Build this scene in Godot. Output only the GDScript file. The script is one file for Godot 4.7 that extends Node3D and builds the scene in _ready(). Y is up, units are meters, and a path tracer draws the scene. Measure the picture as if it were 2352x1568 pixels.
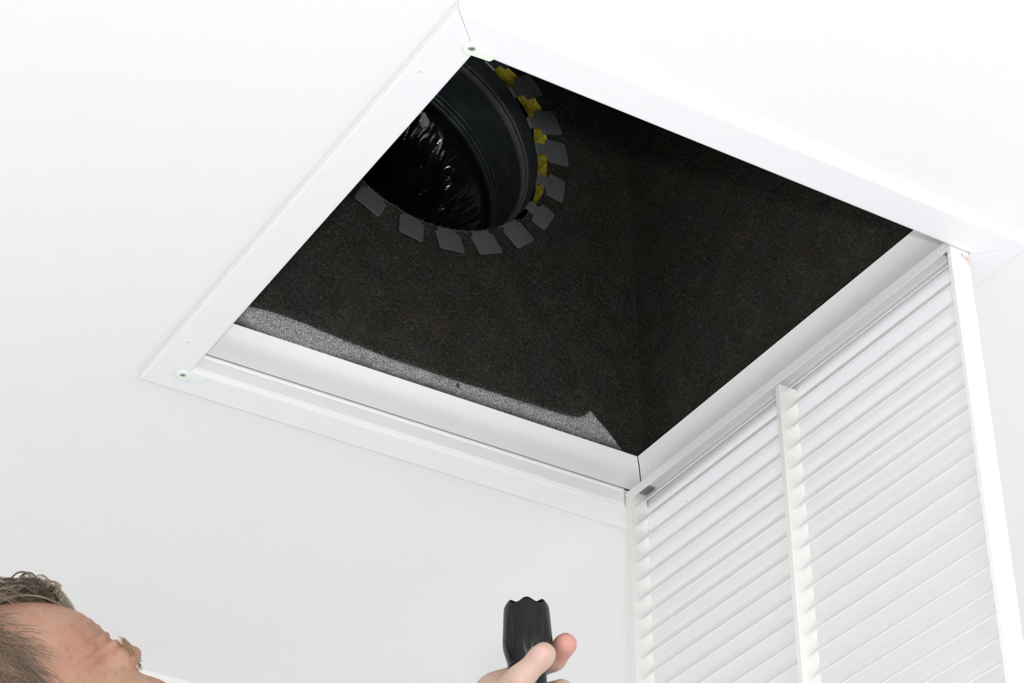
extends Node3D
# A ceiling return-air grille hanging open on its hinge, the lined plenum and round duct above it, and a man with a torch looking in.

# ---------------------------------------------------------------- mesh builder
class MB:
	var v := PackedVector3Array()
	var n := PackedVector3Array()
	var c := PackedColorArray()
	var tint := Color(1, 1, 1)
	var idx := PackedInt32Array()

	func tri(a: Vector3, b: Vector3, d: Vector3, out: Vector3) -> void:
		var m := (b - a).cross(d - a)
		if m.length_squared() < 1e-18:
			return
		m = m.normalized()
		var k := v.size()
		if m.dot(out) < 0.0:
			m = -m
			v.append_array([a, b, d])
		else:
			v.append_array([a, d, b])
		n.append_array([m, m, m])
		c.append_array([tint, tint, tint])
		idx.append_array([k, k + 1, k + 2])

	func quad(a: Vector3, b: Vector3, d: Vector3, e: Vector3, out: Vector3) -> void:
		tri(a, b, d, out)
		tri(a, d, e, out)

	# box with chamfered edges
	func box(lo: Vector3, hi: Vector3, ch := 0.0005) -> void:
		var m := (lo + hi) / 2.0
		var h := (hi - lo) / 2.0
		var w := func(p: Vector3) -> Vector3: return m + p
		for a in 3:
			var b := (a + 1) % 3
			var d := (a + 2) % 3
			for s in [-1.0, 1.0]:
				var q := []
				for k in [[-1, -1], [1, -1], [1, 1], [-1, 1]]:
					var p := Vector3.ZERO
					p[a] = s * h[a]
					p[b] = k[0] * (h[b] - ch)
					p[d] = k[1] * (h[d] - ch)
					q.append(w.call(p))
				var o := Vector3.ZERO
				o[a] = s
				quad(q[0], q[1], q[2], q[3], o)
				for s2 in [-1.0, 1.0]:
					var e := []
					for k in [[0, -1], [0, 1], [1, 1], [1, -1]]:
						var p := Vector3.ZERO
						p[a] = s * (h[a] - (ch if k[0] else 0.0))
						p[b] = s2 * (h[b] - (0.0 if k[0] else ch))
						p[d] = k[1] * (h[d] - ch)
						e.append(w.call(p))
					var o2 := Vector3.ZERO
					o2[a] = s
					o2[b] = s2
					quad(e[0], e[1], e[2], e[3], o2)
		for x in [-1.0, 1.0]:
			for y in [-1.0, 1.0]:
				for z in [-1.0, 1.0]:
					var s := Vector3(x, y, z)
					tri(m + s * Vector3(h.x, h.y - ch, h.z - ch), m + s * Vector3(h.x - ch, h.y, h.z - ch), m + s * Vector3(h.x - ch, h.y - ch, h.z), s)

	# closed outline swept between two ends; at(point, t) places it
	func sweep(poly: PackedVector2Array, at: Callable, ts := [0.0, 1.0]) -> void:
		var turn := 0.0
		var k := poly.size()
		for i in k:
			turn += poly[i].cross(poly[(i + 1) % k])
		for i in k:
			var p := poly[i]
			var q := poly[(i + 1) % k]
			var e := (q - p).normalized()
			var o2 := Vector2(e.y, -e.x) * (1.0 if turn > 0.0 else -1.0)
			for j in ts.size() - 1:
				var a: Vector3 = at.call(p, ts[j])
				var b: Vector3 = at.call(q, ts[j])
				var d: Vector3 = at.call(q, ts[j + 1])
				var f: Vector3 = at.call(p, ts[j + 1])
				var out: Vector3 = at.call((p + q) / 2.0 + o2 * 1e-4, ts[j]) - at.call((p + q) / 2.0, ts[j])
				quad(a, b, d, f, out)
		var t3 := Geometry2D.triangulate_polygon(poly)
		for s in 2:
			var t: float = ts[0] if s == 0 else ts[-1]
			var other: float = ts[-1] if s == 0 else ts[0]
			for i in range(0, t3.size(), 3):
				var a: Vector3 = at.call(poly[t3[i]], t)
				tri(a, at.call(poly[t3[i + 1]], t), at.call(poly[t3[i + 2]], t), a - (at.call(poly[t3[i]], other) as Vector3))

	# smooth sheet of (nu x nv) points; flip turns it over; wrap joins the last column to the first
	func sheet(nu: int, nv: int, f: Callable, flip := false, wrap := false, shade = null) -> void:
		var k := v.size()
		var pts := []
		for i in nu:
			for j in nv:
				pts.append(f.call(i, j))
		for i in nu:
			for j in nv:
				var i0: int = maxi(i - 1, 0)
				var i1: int = mini(i + 1, nu - 1)
				var j0: int = (j - 1 + nv) % nv if wrap else maxi(j - 1, 0)
				var j1: int = (j + 1) % nv if wrap else mini(j + 1, nv - 1)
				var m: Vector3 = (pts[i1 * nv + j] - pts[i0 * nv + j]).cross(pts[i * nv + j1] - pts[i * nv + j0])
				m = m.normalized() if m.length_squared() > 1e-20 else Vector3.UP
				v.append(pts[i * nv + j])
				n.append(-m if flip else m)
				c.append(shade.call(i, j) if shade != null else tint)
		for i in nu - 1:
			for j in (nv if wrap else nv - 1):
				var a := k + i * nv + j
				var b := k + (i + 1) * nv + j
				var d := k + (i + 1) * nv + (j + 1) % nv
				var e := k + i * nv + (j + 1) % nv
				if flip:
					idx.append_array([a, b, d, a, d, e])
				else:
					idx.append_array([a, d, b, a, e, d])

	# profile (radius, height) turned round an axis through base
	func lathe(prof: Array, base: Vector3, axis: Vector3, side: Vector3, seg := 32, flip := false) -> void:
		var z := axis.normalized()
		var x := (side - z * side.dot(z)).normalized()
		var y := z.cross(x)
		sheet(prof.size(), seg, func(i: int, j: int):
			var a := TAU * j / seg
			return base + z * prof[i].y + (x * cos(a) + y * sin(a)) * prof[i].x, flip, true)

	# round tube along points
	func tube(pts: Array, radii: Array, seg := 6) -> void:
		var side := Vector3.UP
		var frames := []
		for i in pts.size():
			var t: Vector3 = (pts[mini(i + 1, pts.size() - 1)] - pts[maxi(i - 1, 0)]).normalized()
			if i == 0:
				side = t.cross(Vector3(0.31, 0.87, 0.39)).normalized()
			side = (side - t * side.dot(t)).normalized()
			frames.append([side, t.cross(side)])
		sheet(pts.size(), seg, func(i: int, j: int):
			var a := TAU * j / seg
			return pts[i] + (frames[i][0] * cos(a) + frames[i][1] * sin(a)) * radii[i], true, true)

	func commit() -> ArrayMesh:
		var a := []
		a.resize(Mesh.ARRAY_MAX)
		a[Mesh.ARRAY_VERTEX] = v
		a[Mesh.ARRAY_NORMAL] = n
		a[Mesh.ARRAY_COLOR] = c
		a[Mesh.ARRAY_INDEX] = idx
		var m := ArrayMesh.new()
		m.add_surface_from_arrays(Mesh.PRIMITIVE_TRIANGLES, a)
		return m

# ---------------------------------------------------------------- naming and tagging
func obj(called: String, mb: MB, mat: Material, parent: Node = self) -> MeshInstance3D:
	var o := MeshInstance3D.new()
	o.name = called
	o.mesh = mb.commit()
	o.material_override = mat
	var k := 0
	while parent.has_node(NodePath(o.name)):
		k += 1
		o.name = "%s_%03d" % [called, k]
	parent.add_child(o, true)
	return o

func again(o: MeshInstance3D, called: String, parent: Node, at: Transform3D) -> MeshInstance3D:
	var r: MeshInstance3D = o.duplicate()
	var k := 0
	r.name = called
	while parent.has_node(NodePath(r.name)):
		k += 1
		r.name = "%s_%03d" % [called, k]
	parent.add_child(r, true)
	r.transform = at
	return r

func thing(called: String, label: String, category: String, at := Transform3D()) -> Node3D:
	var o := Node3D.new()
	o.name = called
	add_child(o, true)
	o.transform = at
	o.set_meta("label", label)
	o.set_meta("category", category)
	return o

func struct(called: String, mb: MB, mat: Material, label: String) -> MeshInstance3D:
	var o := obj(called, mb, mat)
	o.set_meta("kind", "structure")
	o.set_meta("label", label)
	return o

# open line of points given a thickness to its left
func thick(line: Array, t: float) -> PackedVector2Array:
	var left := PackedVector2Array()
	var right := PackedVector2Array()
	for i in line.size():
		var a: Vector2 = line[maxi(i - 1, 0)]
		var b: Vector2 = line[i]
		var d: Vector2 = line[mini(i + 1, line.size() - 1)]
		var e1 := (b - a).normalized() if i > 0 else (d - b).normalized()
		var e2 := (d - b).normalized() if i < line.size() - 1 else e1
		var m := (Vector2(-e1.y, e1.x) + Vector2(-e2.y, e2.x)).normalized()
		m /= maxf(0.5, m.dot(Vector2(-e1.y, e1.x)))
		right.append(b)
		left.append(b + m * t)
	left.reverse()
	right.append_array(left)
	return right

func noise(freq: float, sd: int, oct := 3, kind := FastNoiseLite.TYPE_SIMPLEX_SMOOTH) -> FastNoiseLite:
	var f := FastNoiseLite.new()
	f.seed = sd
	f.frequency = freq
	f.noise_type = kind
	f.fractal_octaves = oct
	f.domain_warp_enabled = false
	return f

func noise_tex(freq: float, sd: int, ramp: Array, size := 512, oct := 4) -> NoiseTexture2D:
	var t := NoiseTexture2D.new()
	t.width = size
	t.height = size
	t.seamless = true
	t.noise = noise(freq, sd, oct)
	var g := Gradient.new()
	g.offsets = PackedFloat32Array()
	g.colors = PackedColorArray()
	for i in ramp.size():
		g.add_point(ramp[i][0], ramp[i][1])
	t.color_ramp = g
	return t

func paint(col: Color, rough: float, metal := 0.0) -> StandardMaterial3D:
	var m := StandardMaterial3D.new()
	m.albedo_color = col
	m.roughness = rough
	m.metallic = metal
	return m

func tri_tex(m: StandardMaterial3D, scale: float) -> void:
	m.uv1_triplanar = true
	m.uv1_scale = Vector3.ONE * scale
	m.uv1_triplanar_sharpness = 4.0

# tiled picture of short random strokes over a mottled ground: matted fibre
func fibre_image(size: int, ground: Color, strokes: int, sd: int) -> ImageTexture:
	var im := Image.create(size, size, false, Image.FORMAT_RGB8)
	var rng := RandomNumberGenerator.new()
	rng.seed = sd
	var mott := noise(5.0 / size, sd + 1, 3)
	var warm := noise(4.0 / size, sd + 2, 2)
	for y in size:
		for x in size:
			# blend across the border so that it tiles
			var bx := clampf((x - size * 0.85) / (size * 0.15), 0.0, 1.0)
			var by := clampf((y - size * 0.85) / (size * 0.15), 0.0, 1.0)
			var a := lerpf(lerpf(mott.get_noise_2d(x, y), mott.get_noise_2d(x - size, y), bx), lerpf(mott.get_noise_2d(x, y - size), mott.get_noise_2d(x - size, y - size), bx), by)
			var b := lerpf(lerpf(warm.get_noise_2d(x, y), warm.get_noise_2d(x - size, y), bx), lerpf(warm.get_noise_2d(x, y - size), warm.get_noise_2d(x - size, y - size), bx), by)
			var g := 1.0 + 0.20 * a + rng.randf_range(-0.55, 0.55)
			im.set_pixel(x, y, Color(ground.r * g * (1.0 + 0.06 * b), ground.g * g, ground.b * g * (1.0 - 0.10 * b)))
	for k in strokes:
		var p := Vector2(rng.randf(), rng.randf()) * size
		var a := rng.randf() * TAU
		var bend := rng.randf_range(-0.12, 0.12)
		var len := rng.randi_range(5, 16)
		var up := rng.randf_range(0.3, 1.95)
		if rng.randf() < 0.012:
			up = rng.randf_range(2.4, 4.0)
		for i in len:
			var q := Vector2i(posmod(int(p.x), size), posmod(int(p.y), size))
			var o := im.get_pixelv(q)
			im.set_pixelv(q, o.lerp(Color(ground.r * up, ground.g * up, ground.b * up * 0.97), 0.7))
			p += Vector2.from_angle(a)
			a += bend
	return ImageTexture.create_from_image(im)

# ---------------------------------------------------------------- places
const CAM_Y := 0.97551
var G := Transform3D(Basis(Vector3.UP, 0.5687059772), Vector3(0.05202, 2.2, -1.69341))   # middle of the grille on its face: x along its width, z along its depth
var M := {}

func _ready() -> void:
	camera_and_light()
	materials()
	room()
	grille()
	plenum()
	duct()
	person()

func camera_and_light() -> void:
	var cam := Camera3D.new()
	cam.name = "camera"
	add_child(cam)
	cam.transform = Transform3D(Basis(Vector3(0.99978, -0.01721, -0.01215), Vector3(0.02107, 0.81671, 0.57666), Vector3(0.0, -0.57679, 0.81689)).orthonormalized(), Vector3(0, CAM_Y, 0))
	cam.fov = 16.5364
	cam.near = 0.02
	cam.current = true
	var we := WorldEnvironment.new()
	we.name = "surroundings"
	var e := Environment.new()
	var sky := Sky.new()
	var sm := ProceduralSkyMaterial.new()
	sm.sky_top_color = Color(0.72, 0.77, 0.84)
	sm.sky_horizon_color = Color(0.86, 0.89, 0.93)
	sm.ground_bottom_color = Color(0.5, 0.5, 0.48)
	sm.ground_horizon_color = Color(0.75, 0.76, 0.76)
	sky.sky_material = sm
	e.background_mode = Environment.BG_SKY
	e.sky = sky
	e.ambient_light_source = Environment.AMBIENT_SOURCE_SKY
	e.tonemap_mode = Environment.TONE_MAPPER_LINEAR
	e.tonemap_exposure = 0.885
	e.sdfgi_enabled = true
	e.ssao_enabled = true
	e.ssil_enabled = true
	we.environment = e
	add_child(we)
	# the photographer's flash, just above the lens
	var fl := OmniLight3D.new()
	fl.name = "camera_flash"
	fl.position = Vector3(0.05, CAM_Y + 0.09, 0.04)
	fl.light_energy = 1.2
	fl.light_color = Color(1.0, 0.995, 0.985)
	fl.light_size = 0.03
	fl.omni_range = 12.0
	fl.omni_attenuation = 2.0
	fl.shadow_enabled = true
	add_child(fl)
	# fill light from three added, unseen windows, energies set to balance the tones
	for w in [[Vector3(0.35, -1.05, 3.05), 0.0, Vector2(2.6, 1.9), 3.25], [Vector3(2.75, -1.05, 1.0), 90.0, Vector2(2.2, 1.9), 1.72], [Vector3(-2.55, -1.05, 1.2), -90.0, Vector2(2.2, 1.9), 1.35]]:
		var al := AreaLight3D.new()
		al.name = "added_window_fill"
		al.area_size = w[2]
		al.transform = G * Transform3D(Basis(Vector3.UP, deg_to_rad(w[1])), w[0])
		al.light_energy = w[3]
		al.light_color = Color(0.99, 0.994, 1.0)
		al.area_range = 14.0
		al.shadow_enabled = true
		add_child(al, true)

func materials() -> void:
	var m := paint(Color(0.925, 0.925, 0.922), 0.85)
	m.heightmap_enabled = true
	m.heightmap_texture = noise_tex(0.03, 3, [[0.0, Color(0, 0, 0)], [1.0, Color(1, 1, 1)]])
	m.heightmap_scale = 0.012
	tri_tex(m, 6.0)
	M.ceiling = m
	M.wall = paint(Color(0.94, 0.94, 0.935), 0.8)
	M.floor = paint(Color(0.925, 0.925, 0.925), 0.6)
	m = paint(Color(0.918, 0.921, 0.932), 0.4)
	M.enamel = m
	M.lifted_enamel = paint(Color(0.985, 0.985, 0.99), 0.35)  # the frame enamel, lightened to stand in for light in the throat
	M.slat = paint(Color(0.975, 0.975, 0.978), 0.35)  # door white lifted to make up for shade on slats and rails
	M.cream = paint(Color(0.965, 0.965, 0.95), 0.42)
	M.screw = paint(Color(0.93, 0.93, 0.93), 0.3)
	M.steel = paint(Color(0.66, 0.65, 0.64), 0.35, 0.7)
	M.dark_steel = paint(Color(0.3, 0.29, 0.29), 0.5, 0.6)
	m = paint(Color(0.93, 0.93, 0.90), 0.35)
	m.subsurf_scatter_enabled = true
	m.subsurf_scatter_strength = 0.2
	M.nylon = m
	m = paint(Color(1, 1, 1), 0.95)
	m.albedo_texture = fibre_image(1024, Color(0.215, 0.209, 0.195), 42000, 11)
	m.metallic_specular = 0.15
	m.heightmap_enabled = true
	m.heightmap_texture = noise_tex(0.09, 8, [[0.0, Color(0, 0, 0)], [1.0, Color(1, 1, 1)]])
	m.heightmap_scale = 0.12
	tri_tex(m, 3.6)
	M.liner = m
	m = paint(Color(1.0, 0.93, 0.30), 0.95)
	m.albedo_texture = noise_tex(0.02, 21, [[0.0, Color(0.8, 0.78, 0.7)], [0.5, Color(0.97, 0.96, 0.95)], [1.0, Color(1, 1, 1)]])
	m.heightmap_enabled = true
	m.heightmap_texture = noise_tex(0.04, 22, [[0.0, Color(0, 0, 0)], [1.0, Color(1, 1, 1)]])
	m.heightmap_scale = 0.15
	tri_tex(m, 8.0)
	M.wool = m
	M.tan = paint(Color(0.5, 0.44, 0.3), 0.95)
	M.fibre = paint(Color(0.5, 0.48, 0.42), 0.9)
	m = paint(Color(0.54, 0.58, 0.605), 0.42, 0.92)
	m.roughness_texture = noise_tex(0.012, 31, [[0.0, Color(0.55, 0.55, 0.55)], [1.0, Color(1, 1, 1)]])
	m.roughness = 0.55
	tri_tex(m, 9.0)
	M.galvanised = m
	m = paint(Color(0.68, 0.70, 0.72), 0.44, 0.68)  # same galvanised sheet as the sleeve, lightened where tabs face the flash
	m.roughness_texture = M.galvanised.roughness_texture
	tri_tex(m, 9.0)
	M.tab = m
	m = paint(Color(0.09, 0.09, 0.096), 0.12)
	m.metallic_specular = 0.6
	M.plastic = m
	m = paint(Color(1, 1, 1), 0.9)
	m.vertex_color_use_as_albedo = true
	m.albedo_texture = speckle_image()
	tri_tex(m, 2.2)
	M.mastic = m
	M.bead = paint(Color(0.39, 0.385, 0.39), 0.42)
	M.rust = paint(Color(0.80, 0.72, 0.67), 0.9)

# white overspray speckled over black
func speckle_image() -> ImageTexture:
	var size := 1024
	var im := Image.create(size, size, false, Image.FORMAT_RGB8)
	var rng := RandomNumberGenerator.new()
	rng.seed = 77
	for y in size:
		for x in size:
			var g := rng.randf()
			g = 0.2 + 0.95 * g
			g = minf(g, 1.0)
			im.set_pixel(x, y, Color(g, g, g * 1.01))
	return ImageTexture.create_from_image(im)

# ---------------------------------------------------------------- the room
const X0 := -2.6
const X1 := 2.8
const Z0 := -0.8275
const Z1 := 3.1

func slab(called: String, lo: Vector3, hi: Vector3, mat: Material, label: String) -> MeshInstance3D:
	var mb := MB.new()
	mb.box(lo, hi, 0.001)
	var o := struct(called, mb, mat, label)
	o.transform = G
	return o

func wall_with_opening(called: String, along_x: bool, at: float, out: float, span: Vector2, hole: Rect2, label: String) -> void:
	var mb := MB.new()
	var p := func(s: float, y: float, d: float) -> Vector3: return Vector3(s, y, d) if along_x else Vector3(d, y, s)
	var lo := minf(at, at + out)
	var hi := maxf(at, at + out)
	for r in [[span.x, hole.position.x, -2.2, 0.03], [hole.end.x, span.y, -2.2, 0.03], [hole.position.x, hole.end.x, -2.2, hole.position.y], [hole.position.x, hole.end.x, hole.end.y, 0.03]]:
		mb.box(p.call(r[0], r[2], lo), p.call(r[1], r[3], hi), 0.0002)
	struct(called, mb, M.wall, label).transform = G

func window(called: String, along_x: bool, at: float, hole: Rect2, label: String) -> void:  # unseen windows, added as sources for the fill light
	var p := func(s: float, y: float, d: float) -> Vector3: return Vector3(s, y, d) if along_x else Vector3(d, y, s)
	var mb := MB.new()
	var w := 0.05
	for r in [[hole.position.x, hole.position.x + w, hole.position.y, hole.end.y], [hole.end.x - w, hole.end.x, hole.position.y, hole.end.y], [hole.position.x + w, hole.end.x - w, hole.position.y, hole.position.y + w], [hole.position.x + w, hole.end.x - w, hole.end.y - w, hole.end.y], [hole.get_center().x - w / 2, hole.get_center().x + w / 2, hole.position.y + w, hole.end.y - w]]:
		mb.box(p.call(r[0], r[2], at), p.call(r[1], r[3], at + 0.05), 0.002)
	var o := struct(called, mb, M.enamel, label)
	o.transform = G
	var gl := MB.new()
	gl.box(p.call(hole.position.x + w, hole.position.y + w, at + 0.022), p.call(hole.end.x - w, hole.end.y - w, at + 0.026), 0.0002)
	var gm := StandardMaterial3D.new()
	gm.albedo_color = Color(1, 1, 1, 0.06)
	gm.transparency = BaseMaterial3D.TRANSPARENCY_ALPHA
	gm.roughness = 0.02
	obj("pane", gl, gm, o)

func room() -> void:
	# the ceiling has a square hole for the plenum
	var mb := MB.new()
	var h := 0.276
	var y0 := 0.008
	var y1 := 0.024
	var xs := [X0, -h, h, X1]
	var zs := [Z0, -h, h, Z1]
	for a in 3:
		for b in 3:
			if a == 1 and b == 1:
				continue
			for y in [y0, y1]:
				mb.quad(Vector3(xs[a], y, zs[b]), Vector3(xs[a + 1], y, zs[b]), Vector3(xs[a + 1], y, zs[b + 1]), Vector3(xs[a], y, zs[b + 1]), Vector3.DOWN if y == y0 else Vector3.UP)
	for k in 4:
		var t := Basis(Vector3.UP, k * PI / 2)
		mb.quad(t * Vector3(-h, y0, h), t * Vector3(h, y0, h), t * Vector3(h, y1, h), t * Vector3(-h, y1, h), t * Vector3.FORWARD)
	struct("ceiling", mb, M.ceiling, "smooth white painted ceiling round the open grille").transform = G
	slab("floor", Vector3(X0 - 0.1, -2.3, Z0 - 0.1), Vector3(X1 + 0.1, -2.2, Z1 + 0.1), M.floor, "pale floor below the frame")
	slab("wall_back", Vector3(X0 - 0.1, -2.2, Z0 - 0.1), Vector3(X1 + 0.1, 0.03, Z0), M.wall, "white wall meeting the ceiling behind the man")
	var h3 := Rect2(0.1, -2.0, 2.2, 1.9)
	wall_with_opening("wall_left", false, X0, -0.1, Vector2(Z0, Z1), h3, "white wall with an added window to the left")
	window("window_3", false, X0 - 0.08, h3, "unseen white framed window added in the left wall for fill light")
	var ho := Rect2(-0.95, -2.0, 2.6, 1.9)
	wall_with_opening("wall_front", true, Z1, 0.1, Vector2(X0 - 0.1, X1 + 0.1), ho, "white wall with an added wide window behind the camera")
	window("window_1", true, Z1 + 0.03, ho, "unseen wide white framed window added behind the camera for fill light")
	var h2 := Rect2(-0.1, -2.0, 2.2, 1.9)
	wall_with_opening("wall_right", false, X1, 0.1, Vector2(Z0, Z1), h2, "white wall with an added window to the right")
	window("window_2", false, X1 + 0.03, h2, "unseen white framed window added in the right wall for fill light")

# ---------------------------------------------------------------- the grille
func screw_mesh(r: float, dome: float, metal := false) -> MB:
	# pan head with a cross recess: rings of a shallow dome pressed in where the cross is
	var mb := MB.new()
	var rings := 16
	var seg := 72
	mb.sheet(rings + 2, seg, func(i: int, j: int):
		var a := TAU * j / seg
		var q := minf(float(i) / (rings - 1), 1.0)
		var rr := r * q
		var x := rr * cos(a)
		var z := rr * sin(a)
		var y := -dome * (1.0 - q * q * q)
		var arm := r * 0.13
		var lim := r * 0.55
		if (absf(x) < arm and absf(z) < lim) or (absf(z) < arm and absf(x) < lim):
			y += dome * 1.25 * (1.0 - maxf(absf(x), absf(z)) / lim * 0.5)
		if i >= rings:
			y = 0.0006 * (i - rings + 1)
		if i == rings:
			x *= 0.88
			z *= 0.88
			y = -0.0001
		return Vector3(x, y - (0.0004 if i < rings else 0.0), z), true, true)
	return mb

func grille() -> void:
	var t := thing("return_air_grille", "white metal return air grille in the ceiling, louvred door hanging open", "grille", G)
	# profile from the ceiling edge in to the throat: (distance from the middle, height above the face)
	var line := [Vector2(0.2854, 0.0078), Vector2(0.2853, 0.0014), Vector2(0.2850, 0.0006), Vector2(0.2844, 0.0001), Vector2(0.2835, 0.0), Vector2(0.2535, 0.0), Vector2(0.2522, 0.0002), Vector2(0.2512, 0.0009), Vector2(0.2507, 0.0018), Vector2(0.2505, 0.003), Vector2(0.2505, 0.0225), Vector2(0.2505, 0.0231)]
	var upper := [Vector2(0.2505, 0.0228)]
	for i in 25:
		upper.append(Vector2(0.2505, 0.0345).bezier_interpolate(Vector2(0.2505, 0.046), Vector2(0.2490, 0.0500), Vector2(0.2432, 0.0612), i / 24.0))
	var place := func(p: Vector2, s: float) -> Vector3:
		var gap := lerpf(0.00022, 0.00065, smoothstep(0.001, 0.004, p.y)) if p.x < 0.27 else 0.00022
		return Vector3(s * (p.x - gap), p.y, p.x)
	upper.reverse()
	line.reverse()
	var side := MB.new()
	side.sweep(thick(line, -0.0009), place, [-1.0, 1.0])
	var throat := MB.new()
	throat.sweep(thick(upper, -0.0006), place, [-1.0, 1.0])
	# on the far side a fine open slit parts the throat from the flange
	var low := line.slice(1)
	low[0] = Vector2(0.2505, 0.0205)
	var far_side := MB.new()
	far_side.sweep(thick(low, -0.0009), place, [-1.0, 1.0])
	for k in 4:
		var at := Transform3D(Basis(Vector3.UP, k * PI / 2), Vector3.ZERO)
		obj("frame_side", far_side if k == 2 else side, M.enamel, t).transform = at
		obj("throat_wall", throat, M.lifted_enamel, t).transform = at  # same enamel as the frame, painted lighter to look better lit
	# stop strip along the far side, standing just off the throat wall, with a bead along its top
	var stop := MB.new()
	var sp := thick([Vector2(0.2505, 0.0016), Vector2(0.2493, 0.0022), Vector2(0.2490, 0.004), Vector2(0.2490, 0.0168), Vector2(0.2484, 0.0178), Vector2(0.2481, 0.0192), Vector2(0.2483, 0.0204), Vector2(0.2488, 0.0211), Vector2(0.2494, 0.0211)], -0.0005)
	stop.sweep(sp, func(p: Vector2, s: float) -> Vector3: return Vector3(s, p.y, -p.x), [-0.2500, 0.2275])
	obj("stop_strip", stop, M.lifted_enamel, t).set_meta("label", "slim white strip along the throat")
	# screws through the face
	var sc := screw_mesh(0.0038, 0.0014)
	var s0 := obj("screw", sc, M.screw, t)
	s0.position = Vector3(-0.2745, 0.0, -0.2096)
	again(s0, "screw", t, Transform3D(Basis(Vector3.UP, 0.5), Vector3(-0.2761, 0.0, 0.2112)))
	again(s0, "screw", t, Transform3D(Basis(Vector3.UP, 1.0), Vector3(0.2742, 0.0, -0.2064)))
	again(s0, "screw", t, Transform3D(Basis(Vector3.UP, 0.2), Vector3(0.2742, 0.0, 0.2100)))
	# swivel clips that hold the door shut
	for q in [[Vector3(-0.2552, 0.0, -0.2590), -0.10], [Vector3(-0.2552, 0.0, 0.2540), 0.06]]:
		var outline := PackedVector2Array()
		for i in 25:
			var a := deg_to_rad(60 + 240.0 * i / 24)
			outline.append(Vector2(cos(a), sin(a)) * 0.0066)
		for i in 9:
			var a := deg_to_rad(-80 + 160.0 * i / 8)
			outline.append(Vector2(0.0190, 0.0) + Vector2(cos(a) * 0.0016, sin(a) * 0.0036))
		var clip := MB.new()
		var ins := func(k: float) -> PackedVector2Array:
			var o := PackedVector2Array()
			for p in outline:
				o.append(p * k + Vector2(0.005, 0) * (1.0 - k))
			return o
		var a0 := outline
		var a1: PackedVector2Array = ins.call(0.93)
		var nn := outline.size()
		clip.sheet(4, nn, func(i: int, j: int):
			var p: Vector2 = a1[j] if i == 2 else a0[j] if i < 2 else Vector2(0.0, 0.0) + (a1[j] * 0.0)
			var hgt: float = [0.0, -0.0020, -0.0027, -0.0024][i]
			if i == 3:
				p = Vector2.from_angle((a1[j] - Vector2(0.0, 0)).angle()) * 0.0031
			return Vector3(p.x, hgt, p.y), true, true)
		var well := []
		for z in [[0.0031, 0.0024], [0.0030, 0.0006], [0.0004, 0.0005]]:
			well.append(Vector2(z[0], -z[1]))
		clip.lathe(well, Vector3.ZERO, Vector3.UP, Vector3.RIGHT, 32, true)
		var co := obj("swivel_clip", clip, M.nylon, t)
		co.set_meta("label", "translucent white plastic swivel clip")
		co.transform = Transform3D(Basis(Vector3.UP, q[1]), q[0])
		var so := obj("screw", screw_mesh(0.0027, 0.0013), M.steel, co)
		so.position = Vector3(0, -0.0006, 0)
	door(t)

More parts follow.
